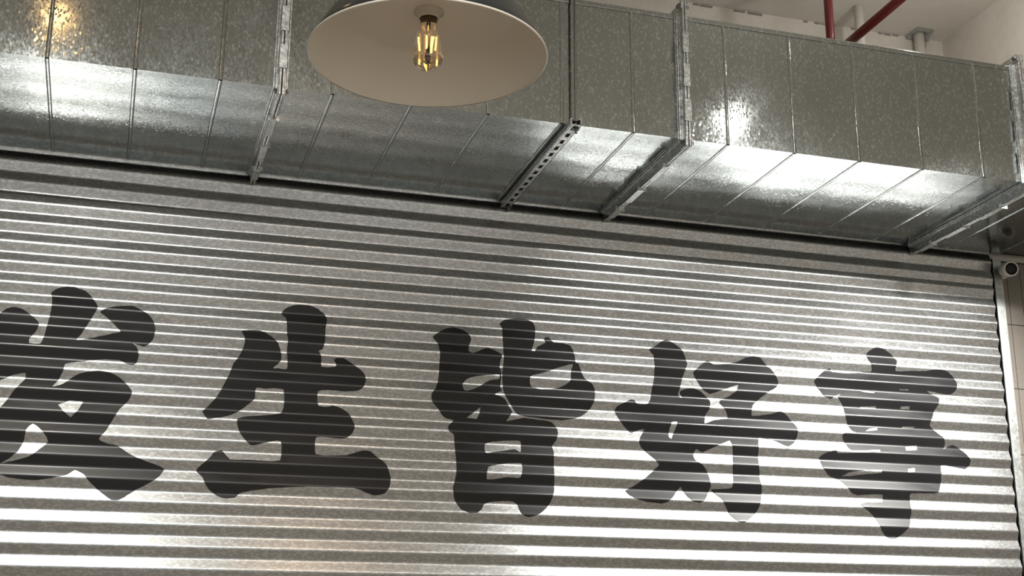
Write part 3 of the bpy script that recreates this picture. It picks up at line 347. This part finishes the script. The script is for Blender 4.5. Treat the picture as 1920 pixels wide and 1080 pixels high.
  [2.725,2.818,2.728,2.823,2.732,2.829,2.736,2.833,2.744,2.838,2.755,2.844,2.764,2.848,2.774,2.848,2.785,2.846,2.794,2.844,2.805,2.840,2.817,2.833,2.827,2.828,2.833,2.824,2.840,2.818,2.845,2.813,2.848,2.809,2.851,2.803,2.852,2.799,2.846,2.785,2.842,2.770,2.844,2.761,2.861,2.760,2.888,2.763,2.910,2.765,2.929,2.766,2.952,2.767,2.970,2.768,2.986,2.771,3.006,2.775,3.022,2.777,3.034,2.778,3.049,2.777,3.061,2.776,3.072,2.771,3.085,2.763,3.095,2.756,3.102,2.749,3.108,2.738,3.109,2.729,3.107,2.721,3.104,2.711,3.103,2.705,3.097,2.697,3.088,2.689,3.079,2.684,3.068,2.683,3.052,2.684,3.040,2.685,3.024,2.687,3.005,2.690,2.991,2.691,2.985,2.692,2.978,2.692,2.974,2.692,2.978,2.689,2.986,2.684,2.993,2.681,3.003,2.677,3.016,2.671,3.024,2.666,3.023,2.659,3.019,2.649,3.017,2.641,3.013,2.634,3.007,2.626,3.002,2.619,2.998,2.609,2.989,2.594,2.981,2.582,2.976,2.574,2.973,2.563,2.974,2.556,2.982,2.549,2.994,2.539,3.002,2.531,3.009,2.525,3.019,2.518,3.026,2.512,3.028,2.506,3.031,2.498,3.033,2.491,3.032,2.484,3.029,2.475,3.028,2.471,3.039,2.475,3.054,2.482,3.066,2.486,3.073,2.485,3.082,2.482,3.089,2.479,3.100,2.472,3.112,2.462,3.121,2.453,3.125,2.446,3.132,2.437,3.137,2.431,3.137,2.425,3.136,2.418,3.134,2.413,3.129,2.408,3.121,2.402,3.114,2.398,3.103,2.399,3.089,2.401,3.077,2.403,3.064,2.405,3.047,2.407,3.034,2.409,3.027,2.409,3.016,2.409,3.010,2.408,3.004,2.389,3.001,2.363,3.003,2.344,2.998,2.330,2.987,2.311,2.979,2.301,2.956,2.298,2.923,2.297,2.899,2.297,2.887,2.296,2.872,2.296,2.862,2.293,2.861,2.286,2.863,2.275,2.863,2.265,2.861,2.255,2.860,2.243,2.860,2.234,2.861,2.217,2.857,2.192,2.847,2.172,2.840,2.164,2.830,2.155,2.821,2.147,2.813,2.141,2.802,2.134,2.792,2.128,2.786,2.127,2.777,2.126,2.771,2.126,2.764,2.129,2.755,2.134,2.748,2.138,2.742,2.145,2.734,2.154,2.729,2.162,2.723,2.171,2.719,2.184,2.715,2.195,2.709,2.204,2.697,2.214,2.686,2.222,2.672,2.230,2.657,2.240,2.651,2.248,2.658,2.251,2.672,2.255,2.682,2.257,2.701,2.257,2.727,2.258,2.745,2.260,2.750,2.268,2.751,2.279,2.748,2.286,2.738,2.287,2.721,2.287,2.709,2.287,2.689,2.285,2.662,2.283,2.644,2.281,2.637,2.283,2.627,2.285,2.620,2.288,2.613,2.294,2.606,2.302,2.601,2.309,2.594,2.317,2.584,2.327,2.576,2.334,2.566,2.338,2.554,2.341,2.544,2.344,2.538,2.346,2.531,2.350,2.526,2.353,2.519,2.360,2.510,2.369,2.505,2.377,2.502,2.388,2.499,2.402,2.497,2.411,2.499,2.416,2.505,2.421,2.510,2.425,2.518,2.429,2.528,2.434,2.537,2.437,2.546,2.440,2.558,2.443,2.566,2.444,2.567,2.441,2.567,2.435,2.569,2.432,2.584,2.433,2.608,2.434,2.627,2.436,2.645,2.437,2.667,2.439,2.685,2.440,2.706,2.442,2.732,2.445,2.748,2.447,2.750,2.449,2.751,2.453,2.751,2.455,2.734,2.454,2.708,2.451,2.687,2.449,2.668,2.448,2.646,2.446,2.630,2.446,2.624,2.450,2.617,2.457,2.613,2.464,2.610,2.471,2.605,2.479,2.600,2.485,2.598,2.490,2.596,2.497,2.595,2.502,2.598,2.506,2.604,2.510,2.608,2.512,2.626,2.513,2.652,2.515,2.667,2.516,2.661,2.516,2.648,2.516,2.639,2.518,2.633,2.525,2.628,2.535,2.624,2.543,2.620,2.553,2.615,2.566,2.611,2.577,2.611,2.590,2.612,2.605,2.609,2.616,2.600,2.627,2.590,2.639,2.585,2.647,2.590,2.651,2.599,2.656,2.603,2.658,2.595,2.656,2.582,2.651,2.572,2.646,2.567,2.643,2.561,2.638,2.556,2.636,2.548,2.638,2.538,2.641,2.531,2.644,2.524,2.651,2.518,2.662,2.513,2.671,2.507,2.680,2.498,2.691,2.493,2.699,2.495,2.704,2.501,2.712,2.508,2.718,2.519,2.727,2.533,2.738,2.544,2.745,2.550,2.749,2.558,2.752,2.564,2.754,2.567,2.751,2.570,2.745,2.572,2.741,2.589,2.740,2.616,2.739,2.638,2.739,2.661,2.742,2.688,2.747,2.707,2.750,2.718,2.751,2.733,2.751,2.742,2.754,2.743,2.761,2.740,2.773,2.738,2.782,2.736,2.787,2.732,2.793,2.730,2.798,2.728,2.805,2.727,2.813],
  [2.692,2.678,2.723,2.678,2.750,2.674,2.746,2.669,2.712,2.670,2.692,2.672],
  [2.853,2.691,2.894,2.693,2.897,2.688,2.858,2.687],
  [2.682,2.615,2.750,2.620,2.751,2.610,2.682,2.607],
  [2.854,2.624,2.895,2.627,2.894,2.615,2.853,2.614],
  [2.693,2.521,2.714,2.533,2.747,2.539,2.748,2.529,2.724,2.524],
  [2.855,2.548,2.910,2.550,2.906,2.544,2.855,2.542],
  [2.861,2.472,2.915,2.480,2.910,2.460,2.861,2.456],
  [2.580,2.347,2.614,2.364,2.680,2.375,2.752,2.381,2.748,2.366,2.689,2.360,2.616,2.350],
  [2.863,2.388,2.896,2.394,2.889,2.376,2.858,2.374],
 ],
}
character(CHARS['fa'], 'black painted character cut by the left edge of the view')
character(CHARS['sheng'], 'black painted character second from the left, three bars on one upright')
character(CHARS['jie'], 'black painted character in the middle, over a box with two openings')
character(CHARS['hao'], 'black painted character second from the right, two linked halves')
character(CHARS['shi'], 'black painted character at the right end with small window slits')

# ---------------------------------------------------------------- ventilation duct
DY0, DY1, DZ0, DZ1 = 3.6643, 4.365, 3.3006, 3.7340
duct = thing('ventilation_duct', (1.66, 4.0, DZ0), 'large rectangular galvanised steel air duct running under the ceiling above the cladding', 'duct')
JOINTS = [-2.178, -.896, .386, 1.668, 2.950, 4.232]
for a, b in zip(JOINTS, JOINTS[1:]):
    bm = bmesh.new(); T = .0015
    a1, b1 = a+.001, b-.001
    for (y0, y1, z0, z1) in ((DY0, DY0+T, DZ0, DZ1), (DY1-T, DY1, DZ0, DZ1), (DY0+T, DY1-T, DZ0, DZ0+T), (DY0+T, DY1-T, DZ1-T, DZ1)):
        box(bm, a1, b1, y0, y1, z0, z1)
    sec = link('duct_section', bm, M_duct, duct)
    # folded seam lips along the upper and lower front corners
    bm = bmesh.new(); box(bm, a1+.02, b1-.02, DY0-.0035, DY0, DZ1-.012, DZ1+.004, .0012)
    link('corner_seam', bm, M_duct, sec)
    for k in range(5):
        xk = a + .1546 + .2389*k
        bm = bmesh.new()
        # half-round pressed beads wrapping front and bottom
        def rib(p0, p1, n1, n2):
            prev = None
            for p in (p0, p1):
                ring = []
                for j in range(7):
                    t = PI*j/6
                    ring.append(bm.verts.new(Vector(p)+n1*(.0060*math.cos(t))+n2*(.0028*math.sin(t))))
                if prev:
                    for j in range(6): bm.faces.new((prev[j], prev[j+1], ring[j+1], ring[j]))
                prev = ring
        rib((xk, DY0, DZ0), (xk, DY0, DZ1), Vector((1,0,0)), Vector((0,-1,0)))
        rib((xk, DY0, DZ0), (xk, DY1, DZ0), Vector((1,0,0)), Vector((0,0,-1)))
        bmesh.ops.recalc_face_normals(bm, faces=bm.faces)
        link('bead', bm, M_duct, sec, True)

def flange(xf):
    H = .040
    bm = bmesh.new()
    def frame(x0, x1, h0, h1, bev=.0015):
        # four bars round the duct from h0 to h1 off its faces
        box(bm, x0, x1, DY0-h1, DY0-h0, DZ0-h1, DZ1+h1, bev)
        box(bm, x0, x1, DY0-h0, DY1+min(h1,.016), DZ0-h1, DZ0-h0, bev)
        box(bm, x0, x1, DY0-h0, DY1+min(h1,.016), DZ1+h0, DZ1+h1, bev)
        
    frame(xf-.0215, xf-.0175, .0005, .0045, .0008)
    frame(xf+.0175, xf+.0215, .0005, .0045, .0008)
    frame(xf-.0175, xf-.0025, .0005, .010, .003)
    frame(xf+.0025, xf+.0175, .0005, .010, .003)
    frame(xf-.0085, xf-.0012, .0005, H, .002)
    frame(xf+.0012, xf+.0085, .0005, H, .002)
    fl = link('flange', bm, M_flange, duct)
    bm = bmesh.new(); 
    box(bm, xf-.0011, xf+.0011, DY0-H+.003, DY0-.001, DZ0-H+.003, DZ1+H-.003); box(bm, xf-.0011, xf+.0011, DY0-.001, DY1+.012, DZ0-H+.003, DZ0-.001)
    link('gasket', bm, M_dark, fl)
    # spring clips gripping both lips, on the front and on the underside
    for z0, z1 in ((DZ0+.045, DZ0+.12), (DZ0+.165, DZ0+.245), (DZ0+.285, DZ0+.36)):
        bm = bmesh.new(); y0, y1 = DY0-H-.003, DY0-H+.014
        box(bm, xf-.0125, xf+.0125, y0, y0+.002, z0, z1, .0006); box(bm, xf-.0125, xf-.0105, y0, y1, z0, z1, .0006); box(bm, xf+.0105, xf+.0125, y0, y1, z0, z1, .0006)
        for q in (z0+.008, z1-.008): box(bm, xf+.004, xf+.007, y0-.0012, y0, q-.0015, q+.0015)
        link('clip', bm, M_flange, fl)
    for y0, y1 in ((DY0+.14, DY0+.27), (DY0+.36, DY0+.49), (DY0+.57, DY0+.66)):
        bm = bmesh.new(); z0, z1 = DZ0-H-.003, DZ0-H+.014
        box(bm, xf-.0125, xf+.0125, y0, y1, z0, z0+.002, .0006); box(bm, xf-.0125, xf-.0105, y0, y1, z0, z1, .0006); box(bm, xf+.0105, xf+.0125, y0, y1, z0, z1, .0006)
        box(bm, xf-.016, xf+.018, y0-.003, y0-.001, z0-.003, z1-.004)
        link('clip', bm, M_flange, fl)
    # pressed corner pieces with a bolt each
    for (yy, zz) in ((DY0-.024, DZ0-.024), (DY0-.024, DZ1+.024)):
        sz = -1 if zz < DZ1-.1 else 1
        bm = bmesh.new()
        for sx in (-1, 1):
            xo = xf+sx*.0087
            box(bm, min(xo, xo+sx*.003), max(xo, xo+sx*.003), DY0-H-.001, DY0+.004, zz-.014, zz+.014, .0008)
        c = link('corner_piece', bm, M_flange, fl)
        bm = bmesh.new(); tube(bm, (xf-.020, yy, zz), (xf+.022, yy, zz), .0035, 10)
        for sx in (-1, 1): tube(bm, (xf+sx*.0118, yy, zz), (xf+sx*.018, yy, zz), .0075, 6)
        link('bolt', bm, M_rod, fl)
for xf in JOINTS[1:-1]: flange(xf)

# ---------------------------------------------------------------- trapeze hanger under the duct
hg = thing('duct_hanger', (1.267, 3.97, 3.27), 'slotted steel channel hanger on threaded rods carrying the duct between its flanges', 'hanger')
bm = bmesh.new()
cx, w, zt, zb = 1.286, .034, DZ0-.003, DZ0-.024
ya, yb = 3.612, 4.381
box(bm, cx-w/2, cx-w/2+.002, ya, yb, zb, zt); box(bm, cx+w/2-.002, cx+w/2, ya, yb, zb, zt)
box(bm, cx-w/2+.002, cx-w/2+.009, ya, yb, zt-.002, zt); box(bm, cx+w/2-.009, cx+w/2-.002, ya, yb, zt-.002, zt)
box(bm, cx-w/2-.0022, cx-w/2, ya, yb, zt-.008, zt-.005); box(bm, cx-w/2-.0022, cx-w/2, ya, yb, zb, zb+.003)
ns = 14; pitch = (yb-ya)/ns; hw = .0065
box(bm, cx-w/2, cx-hw, ya, yb, zb, zb+.002); box(bm, cx+hw, cx+w/2, ya, yb, zb, zb+.002)
for k in range(ns+1):
    yk = ya + pitch*k
    box(bm, cx-hw, cx+hw, max(ya, yk-.0125), min(yb, yk+.0125), zb, zb+.002)
ch = link('slotted_channel', bm, M_flange, hg)
bm = bmesh.new(); box(bm, cx-.0148, cx+.0148, ya+.01, yb-.01, zb+.0035, zb+.0045); link('channel_shade', bm, M_dark, ch)  # near-black plate paints the shaded interior behind the slots
def rod(y, z0, z1):
    bm = bmesh.new(); n = int((z1-z0)/.004); prof_ = []
    for k in range(n):
        z = z0+.004*k; prof_ += [(.0036, z), (.0044, z+.002)]
    lathe(bm, [(0, z0)]+prof_+[(0, z1)], (cx+.008, y, 0), 10)
    r = link('threaded_rod', bm, M_rod, hg, True)
    bm = bmesh.new(); tube(bm, (cx+.008, y, zb-.0075), (cx+.008, y, zb-.001), .0078, 6); tube(bm, (cx+.008, y, zb-.0015), (cx+.008, y, zb), .012, 16)
    link('nut', bm, M_rod, hg)
    if z1 > 3.5:
        bm = bmesh.new(); tube(bm, (cx+.008, y, zt), (cx+.008, y, zt+.002), .012, 16); tube(bm, (cx+.008, y, zt+.002), (cx+.008, y, zt+.009), .0078, 6)
        link('nut', bm, M_rod, hg)
rod(3.637, zb-.016, CEIL)
rod(4.364, zb-.020, DZ0-.002)

# ---------------------------------------------------------------- pipes above the duct
def pipe(name, p0, p1, r, mat, label, cat, group=None, collars=()):
    t = thing(name, p0, label, cat, group)
    bm = bmesh.new(); tube(bm, p0, p1, r, 24); link('pipe_run', bm, mat, t, True)
    d = (Vector(p1)-Vector(p0)); L = d.length; d.normalize()
    for c in collars:
        a = Vector(p0)+d*c; bm = bmesh.new(); tube(bm, a, a+d*.03, r*1.25, 24); link('coupling', bm, mat, t, True)
    return t
pipe('sprinkler_drop', (2.44, 4.02, 3.74), (2.44, 4.02, CEIL), .0165, M_red, 'dark red vertical pipe rising behind the top of the duct', 'pipe', None, (.46,))
t = pipe('sprinkler_pipe', (2.525, 3.50, 3.95), (2.525, YW-.002, 3.95), .0175, M_red, 'dark red pipe running overhead at a slant towards the wall', 'pipe')
bm = bmesh.new(); tube(bm, (2.525, 3.50, 3.93), (2.525, 3.50, CEIL-.002), .0175, 24); link('riser', bm, M_red, t, True)
bm = bmesh.new(); tube(bm, (2.525, 3.478, 3.95), (2.525, 3.53, 3.95), .0225, 24); tube(bm, (2.525, 3.50, 3.926), (2.525, 3.50, 3.985), .0225, 24); link('elbow', bm, M_red, t, True)
pipe('conduit', (2.715, 4.25, 3.75), (2.715, 4.25, CEIL), .0195, M_white, 'plain off-white vertical pipe between the two red pipes', 'pipe')
t = pipe('conduit', (3.070, 4.372, 3.75), (3.070, 4.372, CEIL-.012), .022, M_wall, 'plastered pipe with a clamp at the ceiling beside the bulkhead corner', 'pipe')
bm = bmesh.new(); box(bm, 3.035, 3.115, 4.33, YW-.001, CEIL-.014, CEIL-.001, .002); box(bm, 3.085, 3.10, 4.345, 4.36, CEIL-.05, CEIL-.012)
link('clamp', bm, M_trim, t)

# ---------------------------------------------------------------- pendant lamp
PC = Vector((.5318, 2.359, 2.800))
lamp = thing('pendant_lamp', PC, 'black enamel pendant lamp with cream inside and a glowing filament bulb', 'lamp')
outer = [(.234, 0), (.2345, .003), (.224, .022), (.208, .050), (.188, .079), (.170, .102), (.150, .122), (.122, .144), (.092, .160), (.062, .171), (.042, .177), (.036, .184)]
inner = [(.234, 0), (.2325, .002), (.222, .020), (.206, .047), (.188, .072), (.176, .086), (.168, .092), (.160, .0945), (.150, .0955), (.115, .097), (.07, .098), (.022, .099), (0, .099)]
bm = bmesh.new(); lathe(bm, outer, PC, 96); o = link('lamp_shade', bm, M_black, lamp, True)
bm = bmesh.new(); lathe(bm, inner, PC, 96); 
for f in bm.faces: f.normal_update()
link('shade_lining', bm, M_enamel, lamp, True)['label'] = 'cream enamelled inside of the shade'
bm = bmesh.new(); lathe(bm, [(.2335,-.0012),(.2355,-.0008),(.2362,.001),(.2355,.003),(.2335,.0035)], PC, 96)
link('shade_rim', bm, M_enamel, lamp, True)
bm = bmesh.new(); lathe(bm, [(.036,.180),(.038,.186),(.032,.20),(.026,.215),(.026,.235),(.018,.245),(.006,.25),(0,.25)], PC, 32)
link('neck', bm, M_black, lamp, True)
bm = bmesh.new(); tube(bm, PC+Vector((0,0,.25)), (PC.x, PC.y, CEIL-.02), .003, 10); link('cord', bm, M_cord, lamp, True)
bm = bmesh.new(); lathe(bm, [(.0,-.025),(.04,-.025),(.05,-.01),(.05,0)], (PC.x, PC.y, CEIL), 32); link('ceiling_rose', bm, M_black, lamp, True)
bm = bmesh.new(); lathe(bm, [(.030,.099),(.030,.096),(.0235,.093),(.0225,.086),(.0205,.083),(.0175,.083),(.017,.095)], PC, 40)
link('socket', bm, M_porc, lamp, True)
BZ = PC + Vector((0, 0, -.030))
bm = bmesh.new(); lathe(bm, [(.0,.124),(.0155,.124),(.0160,.113),(.0165,.108),(.0165,.102)], BZ, 32); 
bulb = bpy.data.objects.new('bulb', None)
gl = [(.0165,.104),(.0185,.092),(.0225,.076),(.0268,.058),(.0300,.042),(.0308,.032),(.0290,.021),(.0240,.0125),(.0165,.0065),(.0085,.003),(.004,.0005),(.0,-.0015)]
bm2 = bmesh.new(); lathe(bm2, gl + [(r*.985, z+.0003) for r, z in reversed(gl)], BZ, 48)
bo = link('bulb', bm2, M_glass, lamp, True); bpy.data.objects.remove(bulb)
bo['label'] = 'clear teardrop glass bulb'
link('bulb_cap', bm, M_brass, bo, True)
bm = bmesh.new()
for k in range(4):
    a = PI/4 + k*PI/2; dx, dy = .0085*math.cos(a+.3), .0085*math.sin(a+.3)
    tube(bm, BZ+Vector((dx*.85, dy*.85, .038)), BZ+Vector((dx, dy, .066)), .0008, 8)
link('filament', bm, M_fil, bo, True)
bm = bmesh.new(); tube(bm, BZ+Vector((0,0,.026)), BZ+Vector((0,0,.10)), .0018, 8); tube(bm, BZ+Vector((0,0,.026)), BZ+Vector((0,0,.034)), .0045, 12)
for k in range(4):
    a = PI/4 + k*PI/2 + .3; tube(bm, BZ+Vector((0,0,.030)), BZ+Vector((.0075*math.cos(a), .0075*math.sin(a), .038)), .0004, 6)
link('filament_stem', bm, M_glass, bo, True)

# ---------------------------------------------------------------- small camera on the tiles
cc = Vector((3.352, 4.31, 3.222))
wc = thing('security_camera', cc, 'small round white camera with a black front, on the tiles under the duct', 'camera')
ax = Vector((-.30, -1, -.22)).normalized()
def along(bm, prof_, c, ax, n=32):
    q = Vector((0,0,1)).rotation_difference(ax).to_matrix(); b2 = bmesh.new(); lathe(b2, prof_, (0,0,0), n)
    me = bpy.data.meshes.new('tmp'); b2.to_mesh(me); b2.free()
    me.transform(Matrix.Translation(c) @ q.to_4x4()); bm.from_mesh(me); bpy.data.meshes.remove(me)
bm = bmesh.new(); along(bm, [(0,-.07),(.024,-.07),(.029,-.06),(.0305,-.01),(.0305,.0),(.0265,.004),(.0245,.004),(.0245,-.004)], cc, ax); link('housing', bm, M_white, wc, True)
bm = bmesh.new(); along(bm, [(.0247,-.002),(.0235,.0005),(.012,.0015),(0,.0015)], cc, ax); link('front_glass', bm, M_lens, wc, True)
back = cc - ax*.055
bm = bmesh.new(); tube(bm, back, (back.x+.01, 4.400, back.z-.0), .012, 16); tube(bm, (back.x+.01, 4.394, back.z), (back.x+.01, 4.4015, back.z), .026, 24); link('bracket', bm, M_white, wc, True)
